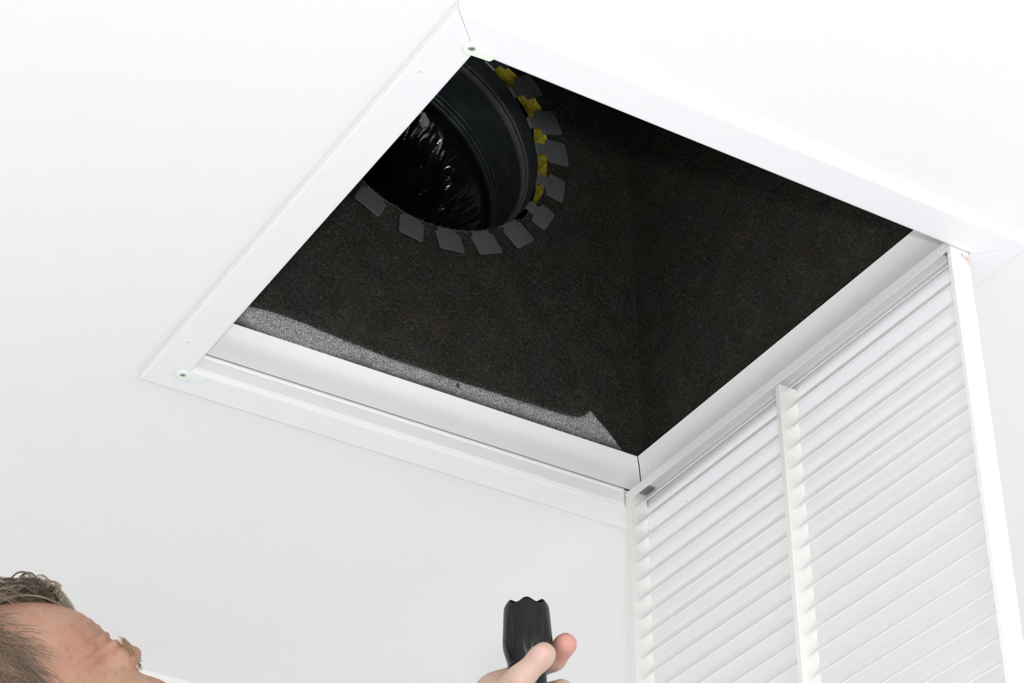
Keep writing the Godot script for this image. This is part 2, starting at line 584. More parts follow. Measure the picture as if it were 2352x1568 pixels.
func door(t: Node3D) -> void:
	var d := Node3D.new()
	d.name = "door"
	t.add_child(d)
	d.set_meta("label", "louvred door hanging straight down")
	# hinge line runs along z; the door hangs a shade out of plumb
	var hinge := Vector3(0.239, 0.011, 0.0)
	d.transform = Transform3D(Basis(Vector3.BACK, -0.010) * Basis(Vector3.RIGHT, 0.0115), hinge) * Transform3D(Basis(), -hinge)
	var xf := 0.2280
	var xb := 0.2487
	var yt := 0.0125
	var yb := -0.4780
	for s in [[-0.2475, -0.2385, "stile"], [-0.0006, 0.0064, "mid_bar"], [0.2438, 0.2492, "stile"]]:
		var mb := MB.new()
		if s[2] == "mid_bar":
			mb.box(Vector3(xf + 0.0003, yb + 0.004, s[0]), Vector3(xb, yt - 0.0125, s[1]), 0.0007)
		else:
			mb.box(Vector3(xf, yb, s[0]), Vector3(xb, yt - 0.0004, s[1]), 0.0007)
		obj(s[2], mb, M.cream, d)
	# top and bottom rails: folded channels, open towards the slats
	for k in 2:
		var up := 1.0 if k == 0 else -1.0
		var y := yt if k == 0 else yb
		var pr := thick([Vector2(xf + 0.0002, y - up * 0.0112), Vector2(xf + 0.0002, y - up * 0.0012), Vector2(xf + 0.0012, y), Vector2(xb - 0.0012, y), Vector2(xb, y - up * 0.0012), Vector2(xb, y - up * 0.003)], -0.0009 * up)
		var mb := MB.new()
		mb.sweep(pr, func(p: Vector2, s: float) -> Vector3: return Vector3(p.x, p.y, s), [-0.2467, 0.2484])
		obj("rail", mb, M.slat, d)  # lighter white makes up for the dim inside of the channel
	# bare metal corner keys seen through the cut-outs of the top rail
	for s in [[-0.2378, -0.2215], [0.2292, 0.2432]]:
		var mb := MB.new()
		mb.box(Vector3(0.2386, 0.0103, s[0]), Vector3(0.2470, 0.0112, s[1]), 0.0002)
		obj("corner_key", mb, M.steel, d).set_meta("label", "bare grey metal corner key")
	for s in [[-0.2445, 0.008], [-0.2415, 0.0098], [-0.2450, -0.006], [-0.2446, -0.0135], [0.2395, 0.008], [0.2340, 0.0065], [0.2462, 0.003], [0.2458, -0.005]]:
		var mb := MB.new()
		mb.lathe([Vector2(0.0002, 0.0006), Vector2(0.0007, 0.0004), Vector2(0.0009, 0.0)], Vector3(xf + (0.0002 if s[1] > 0 else 0.0), s[1], s[0]), Vector3.LEFT, Vector3.UP, 12)
		obj("rivet", mb, M.cream, d)
	# slats: thin curved blades, lower lip towards the opening
	var bl := []
	for i in 15:
		var q := i / 14.0
		bl.append(Vector2(0.0149 * q + 0.0004 * sin(PI * q), 0.0194 * q - 0.0005 * sin(TAU * q)))
	bl.push_front(Vector2(0.0003, -0.0006))
	bl.append_array([Vector2(0.0157, 0.0196), Vector2(0.0160, 0.0189)])
	var blade := MB.new()
	blade.sweep(thick(bl, -0.0007), func(p: Vector2, s: float) -> Vector3: return Vector3(p.x, p.y, s), [-0.2440, 0.2455])
	var b0 := obj("slat", blade, M.slat, d)
	b0.position = Vector3(0.2338, -0.0079, 0.0)
	for k in range(1, 22):
		again(b0, "slat", d, Transform3D(Basis(), Vector3(0.2338, -0.0079 - 0.02118 * k, 0.0)))
	# a few specks of rust at the hinge end
	var ru := MB.new()
	var rs := RandomNumberGenerator.new()
	rs.seed = 15
	for s in [[0.2405, -0.0016, 0.0011, 0.0028], [0.2432, -0.0030, 0.0006, 0.0030], [0.2455, -0.0038, 0.0012, 0.0022], [0.2474, -0.0052, 0.0007, 0.0030], [0.2468, -0.0090, 0.0005, 0.0016], [0.2448, -0.0070, 0.0004, 0.0012]]:
		var ring := []
		for k in 14:
			var a := TAU * k / 14.0
			ring.append(Vector3(s[0] + cos(a) * s[2] * rs.randf_range(0.7, 1.3), s[1] + sin(a) * s[3] * rs.randf_range(0.7, 1.2), 0.24932))
		for k in 14:
			ru.tri(Vector3(s[0], s[1], 0.24934), ring[k], ring[(k + 1) % 14], Vector3.BACK)
	obj("rust_stain", ru, M.rust, d).set_meta("label", "small brown rust stain")

# ---------------------------------------------------------------- the lined plenum
const LZ := -0.2525
const LX := 0.2595
const DC := Vector2(0.0008, 0.4110)   # duct centre on the wall

func hole_radius(a: float) -> float:
	var tab := [[-180, 0.1455], [-140, 0.1395], [-124, 0.1390], [-95, 0.1385], [-60, 0.1390], [-45, 0.1412], [-30, 0.1450], [-14, 0.1480], [0, 0.1500], [17, 0.1570], [30, 0.1665], [40, 0.1660], [52, 0.1600], [70, 0.1550], [110, 0.1500], [180, 0.1455]]
	var d := rad_to_deg(wrapf(a, -PI, PI))
	for i in tab.size() - 1:
		if d <= tab[i + 1][0]:
			return lerpf(tab[i][1], tab[i + 1][1], smoothstep(tab[i][0], tab[i + 1][0], d))
	return 0.1455

func plenum() -> void:
	var t := thing("duct_plenum", "plenum box above the grille lined with matted black fibre", "plenum", G)
	var top := 0.80
	# wall with the round opening
	var angs := []
	for i in 120:
		angs.append(TAU * i / 120 - PI)
	for q in [Vector2(-LX, 0.002), Vector2(LX, 0.002), Vector2(LX, top), Vector2(-LX, top)]:
		angs.append((q - DC).angle())
	angs.sort()
	var fz := noise(60.0, 5)
	var rim := func(a: float) -> Vector2: return DC + Vector2.from_angle(a) * (hole_radius(a) + 0.0012 * fz.get_noise_2d(cos(a), sin(a)))
	var edge := func(a: float) -> Vector2:
		var d := Vector2.from_angle(a)
		var k := 9.0
		if absf(d.x) > 1e-6:
			k = minf(k, ((LX if d.x > 0 else -LX) - DC.x) / d.x)
		if absf(d.y) > 1e-6:
			k = minf(k, ((top if d.y > 0 else 0.002) - DC.y) / d.y)
		return DC + d * k
	var wall := MB.new()
	var yel := MB.new()
	for i in angs.size():
		var a: float = angs[i]
		var b: float = angs[(i + 1) % angs.size()]
		var p: Vector2 = rim.call(a)
		var q: Vector2 = rim.call(b)
		var r: Vector2 = edge.call(b)
		var s: Vector2 = edge.call(a)
		var f := func(w: Vector2, z: float) -> Vector3: return Vector3(w.x, w.y, z)
		wall.quad(f.call(p, LZ), f.call(q, LZ), f.call(r, LZ), f.call(s, LZ), Vector3.BACK)
		wall.quad(f.call(p, LZ - 0.0230), f.call(q, LZ - 0.0230), f.call(r, LZ - 0.0230), f.call(s, LZ - 0.0230), Vector3.FORWARD)
		wall.quad(f.call(s, LZ), f.call(r, LZ), f.call(r, LZ - 0.0230), f.call(s, LZ - 0.0230), f.call((r + s) / 2 - DC, 0))
		var inw: Vector3 = f.call(DC - (p + q) / 2, 0)
		wall.quad(f.call(p, LZ), f.call(q, LZ), f.call(q, LZ - 0.0012), f.call(p, LZ - 0.0012), inw)
		yel.quad(f.call(p, LZ - 0.0012), f.call(q, LZ - 0.0012), f.call(q, LZ - 0.0230), f.call(p, LZ - 0.0230), inw)
	obj("liner_panel", wall, M.liner, t).set_meta("label", "black fibre liner with a round cut-out")
	obj("insulation_edge", yel, M.wool, t).set_meta("label", "yellow glass wool at the cut edge")
	for b in [[Vector3(LX, 0.002, LZ - 0.0230), Vector3(0.2755, top + 0.01, 0.2755)], [Vector3(-0.2755, 0.002, LZ - 0.0230), Vector3(-LX, top, 0.2755)], [Vector3(-LX - 0.01, 0.002, 0.2595), Vector3(LX, top, 0.2755)], [Vector3(-0.2755, top, LZ - 0.0230), Vector3(0.2755, top + 0.02, 0.2755)]]:
		var mb := MB.new()
		mb.box(b[0], b[1], 0.0003)
		obj("liner_panel", mb, M.liner, t)
	# speckled sealant smeared along the foot of the wall
	var rng := RandomNumberGenerator.new()
	rng.seed = 4
	var jag := noise(140.0, 9, 2)
	var lump := noise(25.0, 12, 2)
	var prof := [[-0.2590, 0.097], [-0.1971, 0.0945], [-0.170, 0.0970], [-0.1378, 0.0962], [-0.09, 0.0915], [-0.0416, 0.0885], [0.0326, 0.0880], [0.1091, 0.0893], [0.1500, 0.0902], [0.1690, 0.0912], [0.1790, 0.0935], [0.1870, 0.0985], [0.1925, 0.1060], [0.1945, 0.1058], [0.2010, 0.0995], [0.2144, 0.0880], [0.2347, 0.0660], [0.2450, 0.0570]]
	var nu := 420
	var mas := MB.new()
	var topy := func(x: float) -> float:
		for i in prof.size() - 1:
			if x <= prof[i + 1][0]:
				return lerpf(prof[i][1], prof[i + 1][1], clampf((x - prof[i][0]) / (prof[i + 1][0] - prof[i][0]), 0, 1)) + 0.0008 * jag.get_noise_2d(x * 3.0, 0.5)
		return 0.057
	mas.sheet(nu, 26, func(i: int, j: int):
		var x := lerpf(-0.2590, 0.2450, i / (nu - 1.0))
		var yy: float = lerpf(0.040, topy.call(x), j / 25.0)
		return Vector3(x, yy, LZ + (0.0007 + 0.0005 * lump.get_noise_2d(x, yy) if j < 25 else 0.0)), false, false, func(i: int, j: int):
		# thinner, darker film towards the foot and the near corner; heavier smears here and there
		var x := lerpf(-0.2590, 0.2450, i / (nu - 1.0))
		var yy: float = lerpf(0.040, topy.call(x), j / 25.0)
		var cover := smoothstep(0.0635, 0.0795, yy) * smoothstep(-0.236, -0.185, x + 0.3 * (yy - 0.08))
		cover = 0.16 + 0.80 * cover + 0.16 * lump.get_noise_2d(x * 0.6, yy * 2.0 + 3.0)
		var smear := exp(-pow((yy - 0.0735 + 0.04 * (x + 0.15)) / 0.006, 2.0)) * exp(-pow((x + 0.150) / 0.036, 2.0))
		cover = clampf(cover + 1.1 * smear, 0.06, 1.7)
		cover *= lerpf(0.7, 1.0, smoothstep(1.0, 0.93, j / 25.0))
		cover *= 1.0 - 0.93 * smoothstep(1.3, 0.7, Vector2((x - 0.0345) / 0.0022, (yy - 0.0822) / 0.0026).length())
		cover += 0.5 * smoothstep(1.2, 0.5, Vector2((x - 0.0345) / 0.0020, (yy - 0.0752) / 0.0038).length())
		return Color(cover, cover, cover * 1.03))
	# flecks thrown past its upper edge
	for k in 1500:
		var x := rng.randf_range(-0.240, 0.19)
		var yy: float = topy.call(x) + absf(rng.randfn(0.0, 0.0022)) * (1.0 + 1.2 * smoothstep(-0.05, -0.2, x)) + 0.0002
		if x < -0.225:
			continue
		var r := rng.randf_range(0.00012, 0.00030)
		var g := rng.randf_range(0.35, 1.0)
		mas.tint = Color(g, g, g)
		var c := Vector3(x, yy, LZ + 0.0003)
		var a0 := rng.randf() * TAU
		var ring := []
		for i in 5:
			ring.append(c + Vector3(cos(a0 + TAU * i / 5), sin(a0 + TAU * i / 5), 0) * r * rng.randf_range(0.7, 1.3))
		for i in 5:
			mas.tri(c + Vector3.BACK * 0.0001, ring[i], ring[(i + 1) % 5], Vector3.BACK)
	obj("sealant_strip", mas, M.mastic, t).set_meta("label", "grey speckled sealant along the liner's foot")
	# stray fibres standing off the liner
	var fib := MB.new()
	for k in 120:
		var on_right := rng.randf() < 0.45
		var u := rng.randf_range(-0.24, 0.25)
		var w := rng.randf_range(0.075, 0.52)
		var base := Vector3(LX - 0.0004, w, u) if on_right else Vector3(u, w, LZ + 0.0004)
		if not on_right and Vector2(u, w).distance_to(DC) < 0.172:
			continue
		var nrm := Vector3.LEFT if on_right else Vector3.BACK
		var dir := Vector3(rng.randf_range(-1, 1), rng.randf_range(-1, 1), rng.randf_range(-1, 1))
		dir = (dir - nrm * dir.dot(nrm)).normalized()
		var len := rng.randf_range(0.0015, 0.0055)
		var side := nrm.cross(dir) * rng.randf_range(-0.4, 0.4)
		var pts := []
		for i in 5:
			var q := i / 4.0
			pts.append(base + dir * len * q + side * len * q * q + nrm * 0.0012 * sin(PI * q * 0.9))
		fib.tube(pts, [0.00010, 0.00012, 0.00012, 0.0001, 0.00006], 4)
	var fo := obj("stray_fibres", fib, M.fibre, t)
	fo.set_meta("kind", "stuff")
	# frayed edge of the liner round the foot of the cut-out
	var fray := MB.new()
	for k in 620:
		var a := deg_to_rad(rng.randf_range(-132, -38))
		var p: Vector2 = rim.call(a)
		var inward := -Vector2.from_angle(a + rng.randf_range(-0.9, 0.9))
		var len := rng.randf_range(0.0015, 0.0048)
		var z0 := LZ - rng.randf_range(-0.0004, 0.006)
		var pts := []
		for i in 4:
			var q := i / 3.0
			var w := p + inward * len * q - Vector2.from_angle(a) * -0.0006
			pts.append(Vector3(w.x, w.y, z0 + rng.randf_range(-0.0006, 0.001) * q))
		fray.tube(pts, [0.00022, 0.0002, 0.00016, 0.00008], 4)
	var fr := obj("frayed_edge", fray, M.tan, t)
	fr.set_meta("kind", "stuff")
	fr.set_meta("label", "frayed tan fibres round the cut-out")

# ---------------------------------------------------------------- the round duct
func duct() -> void:
	var t := thing("duct_collar", "round galvanised duct collar fixed with folded-back tabs to black liner", "duct collar", G)
	var z := func(d: float) -> float: return d
	var pr := [Vector2(0.1370, -0.2535), Vector2(0.1370, -0.2690), Vector2(0.1366, -0.2890)]
	for b in [0.334, 0.3410, 0.3470]:
		pr.append_array([Vector2(0.1366, -b + 0.002), Vector2(0.1359, -b + 0.001), Vector2(0.1357, -b), Vector2(0.1359, -b - 0.001), Vector2(0.1366, -b - 0.002)])
	pr.append(Vector2(0.1366, -0.3540))
	var sl := MB.new()
	var n := pr.size()
	var full := pr.duplicate()
	full.append(Vector2(0.1376, -0.3540))
	full.append(Vector2(0.1376, -0.2535))
	full.append(Vector2(0.1370, -0.2535))
	sl.lathe(full, Vector3(DC.x, DC.y, 0), Vector3.BACK, Vector3.RIGHT, 128, false)
	obj("sleeve", sl, M.galvanised, t).set_meta("label", "round metal sleeve seen from inside")
	var bump := noise(90.0, 71, 2)
	var ring := MB.new()
	for b in [[0.1352, -0.2795, 0.0048, 0.0030], [0.1362, -0.2722, 0.0014, 0.0016]]:
		ring.sheet(360, 10, func(i: int, j: int):
			var a := TAU * i / 359.0
			var e := TAU * j / 10.0
			var wob := 1.0 + 0.22 * bump.get_noise_3d(cos(a) * b[0], sin(a) * b[0], b[1])
			var r: float = b[0] - b[3] * wob * cos(e)
			return Vector3(DC.x + r * cos(a), DC.y + r * sin(a), b[1] + b[2] * wob * sin(e) + 0.0008 * bump.get_noise_2d(cos(a) * 0.3, sin(a) * 0.3)), false, true)
	obj("sealant_bead", ring, M.bead, t).set_meta("label", "dull grey bead of sealant round the sleeve")
	# tabs: [middle angle, half width at the outer end, outer radius, root lift, outer lift]
	var tabs := [[56.0, 4.9, 0.1790, 0.0016, 0.0006], [39.6, 4.7, 0.1790, 0.0016, 0.0006], [22.6, 5.0, 0.1790, 0.0016, 0.0010], [8.4, 5.1, 0.1770, 0.0018, 0.0016], [-9.5, 5.3, 0.1720, 0.0018, 0.0010], [-27.7, 5.3, 0.1690, 0.0016, 0.0018], [-45.7, 4.9, 0.1690, 0.0014, 0.0030], [-63.9, 5.2, 0.1682, 0.0012, 0.0040], [-81.3, 5.1, 0.1690, 0.0008, 0.0055], [-98.1, 4.8, 0.1705, 0.0006, 0.0060], [-116.7, 5.5, 0.1700, 0.0004, 0.0065]]
	for k in 10:
		tabs.append([-134.5 - 17.1 * k, 5.0, 0.1680, 0.003, 0.0005])
	for q in tabs:
		var a := deg_to_rad(q[0])
		var er := Vector3(cos(a), sin(a), 0)
		var et := Vector3(-sin(a), cos(a), 0)
		var base := Vector3(DC.x, DC.y, LZ)
		var path := [Vector2(0.1370, -0.0022), Vector2(0.1370, -0.0018)]
		for i in 7:
			var b := PI / 2 * i / 6.0
			path.append(Vector2(0.1370 + 0.0026 * (1 - cos(b)), -0.0016 + (q[3] + 0.0016) * sin(b)))
		var r0 := 0.1398
		var straight := 44
		for i in range(1, straight + 1):
			var s := i / float(straight)
			path.append(Vector2(lerpf(r0, q[2], s), lerpf(q[3], q[4], s)))
		var half := []
		for i in path.size():
			var p: Vector2 = path[i]
			var w_root := 0.1370 * deg_to_rad(3.0 if q[0] > -40.0 else 4.4)
			var w_out: float = q[2] * deg_to_rad(q[1])
			var w := lerpf(w_root, w_out, (smoothstep(0.1486, 0.1516, p.x) if q[0] > -40.0 else smoothstep(0.1412, 0.1452, p.x))) if i > 1 else w_root + 0.0004
			var left: float = q[2] - p.x
			var rc := 0.0036
			if left < rc:
				w -= rc - sqrt(maxf(rc * rc - pow(rc - left, 2.0), 0.0))
			half.append(w)
		var mb := MB.new()
		var nj := 7
		var pt := func(i: int, j: int, off: float) -> Vector3:
			var p: Vector2 = path[i]
			var d: Vector2 = (path[mini(i + 1, path.size() - 1)] - path[maxi(i - 1, 0)]).normalized()
			var nn := Vector2(-d.y, d.x) * off
			var s := lerpf(-1.0, 1.0, j / (nj - 1.0))
			var bow := 0.0005 * (1.0 - s * s) * smoothstep(0.139, 0.15, p.x)
			return base + er * (p.x + nn.x) + et * s * half[i] + Vector3.BACK * (p.y + nn.y + bow)
		var np := path.size()
		mb.sheet(np, nj, func(i: int, j: int): return pt.call(i, j, 0.0), false)
		mb.sheet(np, nj, func(i: int, j: int): return pt.call(i, j, -0.0007), true)
		for j in [0, nj - 1]:
			for i in np - 1:
				mb.quad(pt.call(i, j, 0.0), pt.call(i + 1, j, 0.0), pt.call(i + 1, j, -0.0007), pt.call(i, j, -0.0007), et * (-1.0 if j == 0 else 1.0))
		for j in nj - 1:
			mb.quad(pt.call(np - 1, j, 0.0), pt.call(np - 1, j + 1, 0.0), pt.call(np - 1, j + 1, -0.0007), pt.call(np - 1, j, -0.0007), er)
		obj("tab", mb, M.tab, t)
	# crumpled black plastic of the flexible duct behind the collar
	var fx := MB.new()
	var big := noise(9.0, 41, 2)
	var rdg := noise(26.0, 42, 3)
	rdg.fractal_type = FastNoiseLite.FRACTAL_RIDGED
	var fine := noise(55.0, 43, 1, FastNoiseLite.TYPE_CELLULAR)
	fine.cellular_return_type = FastNoiseLite.RETURN_DISTANCE2_SUB
	var nu := 200
	var nv := 380
	fx.sheet(nu, nv, func(i: int, j: int):
		var q := i / (nu - 1.0)
		var a := TAU * j / nv
		var zz := -0.350 - 0.42 * q
		var r := 0.1350 - 0.012 * smoothstep(0.0, 0.1, q) - 0.115 * smoothstep(0.35, 1.0, q)
		var w := Vector3(cos(a + 1.6 * q) * 0.13, sin(a + 1.6 * q) * 0.13, zz * 0.28)
		var amp := smoothstep(0.015, 0.14, q)
		r -= amp * (0.030 * (0.5 + 0.5 * big.get_noise_3dv(w)) + 0.020 * maxf(rdg.get_noise_3dv(w), -0.2) + 0.0085 * fine.get_noise_3dv(w * Vector3(1, 1, 2.0)))
		if i == nu - 1:
			r = 0.0005
		return Vector3(DC.x + 0.10 * q * q + r * cos(a), DC.y + 0.03 * q + r * sin(a), zz), false, true)
	var fo := thing("flexible_duct", "crumpled shiny black plastic flexible duct inside the metal collar", "flexible duct", G)
	obj("liner_film", fx, M.plastic, fo)
	var jk := MB.new()  # unseen jacket added to stop sky showing through the gaps
	jk.lathe([Vector2(0.176, -0.2757), Vector2(0.176, -0.50), Vector2(0.15, -0.80), Vector2(0.001, -0.86)], Vector3(DC.x, DC.y, 0), Vector3.BACK, Vector3.RIGHT, 48, false)
	obj("sky_block_jacket", jk, M.plastic, fo)

# ---------------------------------------------------------------- bodies: smooth unions of tapered capsules and ellipsoids, meshed as surface nets
# primitives: [0 capsule, a, b, ra, rb, blend] or [1 ellipsoid, centre, radii, basis, 0, blend]; a negative blend carves
class Field:
	var prims := []

	func bone(a: Vector3, b: Vector3, ra: float, rb: float, k := 0.012) -> void:
		prims.append([0, a, b, ra, rb, k])

	func egg(c: Vector3, r: Vector3, k := 0.012, turn := Basis()) -> void:
		prims.append([1, c, r, turn.inverse(), 0.0, k])

	static func one(q: Array, p: Vector3) -> float:
		if q[0] == 0:
			var a: Vector3 = q[1]
			var ab: Vector3 = q[2] - a
			var h := clampf((p - a).dot(ab) / maxf(ab.length_squared(), 1e-9), 0.0, 1.0)
			return (p - a - ab * h).length() - lerpf(q[3], q[4], h)
		var d: Vector3 = (q[3] as Basis) * (p - (q[1] as Vector3))
		var r: Vector3 = q[2]
		var k0 := (d / r).length()
		var k1 := (d / (r * r)).length()
		return k0 * (k0 - 1.0) / k1 if k1 > 1e-9 else -minf(r.x, minf(r.y, r.z))

	static func mix_all(list: Array, p: Vector3) -> float:
		var d := 1.0
		for q in list:
			var e := one(q, p)
			var k: float = q[5]
			if k < 0.0:
				e = -e
				k = -k
				var h := maxf(k - absf(d - e), 0.0) / k
				d = maxf(d, e) + h * h * k * 0.25
			else:
				var h := maxf(k - absf(d - e), 0.0) / k
				d = minf(d, e) - h * h * k * 0.25
		return d

	func net(mb: MB, cell: float, lo: Vector3, hi: Vector3, shade = null, bump = null) -> void:
		var nx := int((hi.x - lo.x) / cell) + 2
		var ny := int((hi.y - lo.y) / cell) + 2
		var nz := int((hi.z - lo.z) / cell) + 2
		var val := PackedFloat32Array()
		val.resize(nx * ny * nz)
		val.fill(1.0)
		var bs := 7
		var active := []
		for bx in range(0, nx, bs):
			for by in range(0, ny, bs):
				for bz in range(0, nz, bs):
					var half := cell * bs * 0.5
					var mid := lo + Vector3(bx, by, bz) * cell + Vector3.ONE * half
					var reach := half * 1.75
					var near := []
					for q in prims:
						if one(q, mid) < reach + 0.03:
							near.append(q)
					if near.is_empty():
						continue
					var d := mix_all(near, mid)
					var skip := absf(d) > reach * 1.25 + 0.004
					if not skip:
						active.append([bx, by, bz])
					for x in range(bx, mini(bx + bs, nx)):
						for y in range(by, mini(by + bs, ny)):
							for z in range(bz, mini(bz + bs, nz)):
								val[(x * ny + y) * nz + z] = signf(d) if skip else mix_all(near, lo + Vector3(x, y, z) * cell)
		var at := {}
		var base := mb.v.size()
		var sx := ny * nz
		var offs := [0, sx, nz, sx + nz, 1, sx + 1, nz + 1, sx + nz + 1]
		for blk in active:
			for x in range(maxi(blk[0] - 1, 0), mini(blk[0] + bs + 1, nx - 1)):
				for y in range(maxi(blk[1] - 1, 0), mini(blk[1] + bs + 1, ny - 1)):
					for z in range(maxi(blk[2] - 1, 0), mini(blk[2] + bs + 1, nz - 1)):
						var k: int = (x * ny + y) * nz + z
						if at.has(k):
							continue
						var m := 0
						for i in 8:
							if val[k + offs[i]] < 0.0:
								m += 1
						if m == 0 or m == 8:
							continue
						var sum := Vector3.ZERO
						var cnt := 0
						for i in 8:
							for b in 3:
								var j: int = i | (1 << b)
								if j == i:
									continue
								var va := val[k + offs[i]]
								var vb := val[k + offs[j]]
								if (va < 0.0) != (vb < 0.0):
									var t := va / (va - vb)
									var p := Vector3(i & 1, (i >> 1) & 1, (i >> 2) & 1)
									p[b] += t
									sum += p
									cnt += 1
						var c := sum / cnt
						var g := Vector3.ZERO
						for i in 8:
							var w := (c.x if i & 1 else 1.0 - c.x)
							var u := (c.y if i & 2 else 1.0 - c.y)
							var s := (c.z if i & 4 else 1.0 - c.z)
							var vv := val[k + offs[i]]
							g += Vector3((1.0 if i & 1 else -1.0) * u * s, (1.0 if i & 2 else -1.0) * w * s, (1.0 if i & 4 else -1.0) * w * u) * vv
						g = g.normalized()
						var pos := lo + (Vector3(x, y, z) + c) * cell
						at[k] = mb.v.size()
						mb.v.append(pos)
						mb.n.append(g)
		# smooth the normals by one step of averaging over the quads
		var acc := PackedVector3Array()
		acc.resize(mb.v.size() - base)
		for k in at:
			var x: int = k / sx
			var y: int = (k / nz) % ny
			var z: int = k % nz
			var here: bool = val[k] < 0.0
			var a: int = at[k]
			for e in [[sx, nz, 1, y > 0 and z > 0], [nz, 1, sx, z > 0 and x > 0], [1, sx, nz, x > 0 and y > 0]]:
				if not e[3] or (val[k + e[0]] < 0.0) == here:
					continue
				if not (at.has(k - e[1]) and at.has(k - e[2]) and at.has(k - e[1] - e[2])):
					continue
				var b: int = at[k - e[1]]
				var c: int = at[k - e[1] - e[2]]
				var d: int = at[k - e[2]]
				if here:
					mb.idx.append_array([a, c, b, a, d, c])
				else:
					mb.idx.append_array([a, b, c, a, c, d])
		if bump != null:
			for i in range(base, mb.v.size()):
				mb.v[i] += mb.n[i] * float(bump.call(mb.v[i]))
		var first := mb.idx.size()
		for i in range(0, first, 3):
			if mb.idx[i] < base:
				continue
			var p0 := mb.v[mb.idx[i]]
			var fn := (mb.v[mb.idx[i + 2]] - p0).cross(mb.v[mb.idx[i + 1]] - p0)
			for j in 3:
				acc[mb.idx[i + j] - base] += fn
		for i in acc.size():
			if acc[i].length_squared() > 1e-18:
				var m := acc[i].normalized()
				mb.n[base + i] = m if m.dot(mb.n[base + i]) > 0.0 else -m
			mb.c.append(shade.call(mb.v[base + i], mb.n[base + i]) if shade != null else mb.tint)

# ---------------------------------------------------------------- the man and his torch
const TORCH := Vector3(0.00674, 1.77910, -1.51978)
const ACROSS := Vector3(0.99978, -0.01721, -0.01215)
const ALOFT := Vector3(0.02107, 0.81671, 0.57666)
const NEAR := Vector3(0.0, -0.57679, 0.81689)

func mm(x: float, y: float, z: float) -> Vector3:
	return TORCH + (ACROSS * x + ALOFT * y + NEAR * z) * 0.001

func head_frame() -> Transform3D:
	# thrown back, turned away from the camera and tipped over to the side
	var rise := deg_to_rad(33.5)
	var away := deg_to_rad(40.0)
	var tip := deg_to_rad(-16.5)
	var f := ACROSS * cos(away) * cos(rise) + ALOFT * cos(away) * sin(rise) - NEAR * sin(away)
	var u := -ACROSS * sin(rise) + ALOFT * cos(rise)
	u = u * cos(tip) + f.cross(u) * sin(tip)
	return Transform3D(Basis(f, u, f.cross(u)).orthonormalized() * Basis.from_scale(Vector3.ONE * 1.06), mm(-360, -83, 0))

func head_field() -> Field:
	var h := Field.new()
	h.egg(Vector3(-0.012, 0.034, 0), Vector3(0.099, 0.083, 0.076), 0.02)
	h.egg(Vector3(0.040, 0.031, 0), Vector3(0.052, 0.056, 0.0605), 0.03)
	for s in [-1.0, 1.0]:
		h.bone(Vector3(0.0875, 0.0105, 0.010 * s), Vector3(0.0730, 0.0125, 0.047 * s), 0.0120, 0.0120, 0.010)
		h.egg(Vector3(0.0815, 0.0075, 0.036 * s), Vector3(0.0145, 0.0095, 0.0165), 0.008)
		h.egg(Vector3(0.058, -0.030, 0.045 * s), Vector3(0.030, 0.026, 0.026), 0.02)
		h.bone(Vector3(0.068, -0.104, 0.0), Vector3(-0.004, -0.072, 0.052 * s), 0.021, 0.022, 0.03)
	h.egg(Vector3(0.055, -0.055, 0), Vector3(0.042, 0.055, 0.046), 0.03)
	h.egg(Vector3(0.076, -0.070, 0), Vector3(0.026, 0.030, 0.034), 0.02)
	for s in [-1.0, 1.0]:
		h.egg(Vector3(0.092, -0.010, 0.033 * s), Vector3(0.016, 0.012, 0.018), -0.012)
		h.egg(Vector3(0.0735, -0.0105, 0.0325 * s), Vector3(0.0135, 0.0125, 0.0135), 0.004)
	h.bone(Vector3(0.089, 0.004, 0), Vector3(0.117, -0.040, 0), 0.0085, 0.0125, 0.012)
	for s in [-1.0, 1.0]:
		h.egg(Vector3(0.104, -0.044, 0.013 * s), Vector3(0.012, 0.009, 0.008), 0.008)
	h.bone(Vector3(0.0985, -0.066, -0.020), Vector3(0.0985, -0.066, 0.020), 0.0055, 0.0055, 0.006)
	h.bone(Vector3(0.0965, -0.076, -0.017), Vector3(0.0965, -0.076, 0.017), 0.0062, 0.0062, 0.006)
	h.egg(Vector3(0.084, -0.106, 0), Vector3(0.018, 0.016, 0.022), 0.015)
	for s in [-1.0, 1.0]:
		h.egg(Vector3(-0.012, -0.012, 0.080 * s), Vector3(0.020, 0.032, 0.009), 0.008, Basis(Vector3.UP, 0.35 * s) * Basis(Vector3.BACK, 0.2))
		h.egg(Vector3(-0.004, -0.008, 0.088 * s), Vector3(0.009, 0.018, 0.006), -0.006)
	h.bone(Vector3(-0.030, -0.040, 0), Vector3(-0.020, -0.170, 0), 0.056, 0.060, 0.03)
	return h

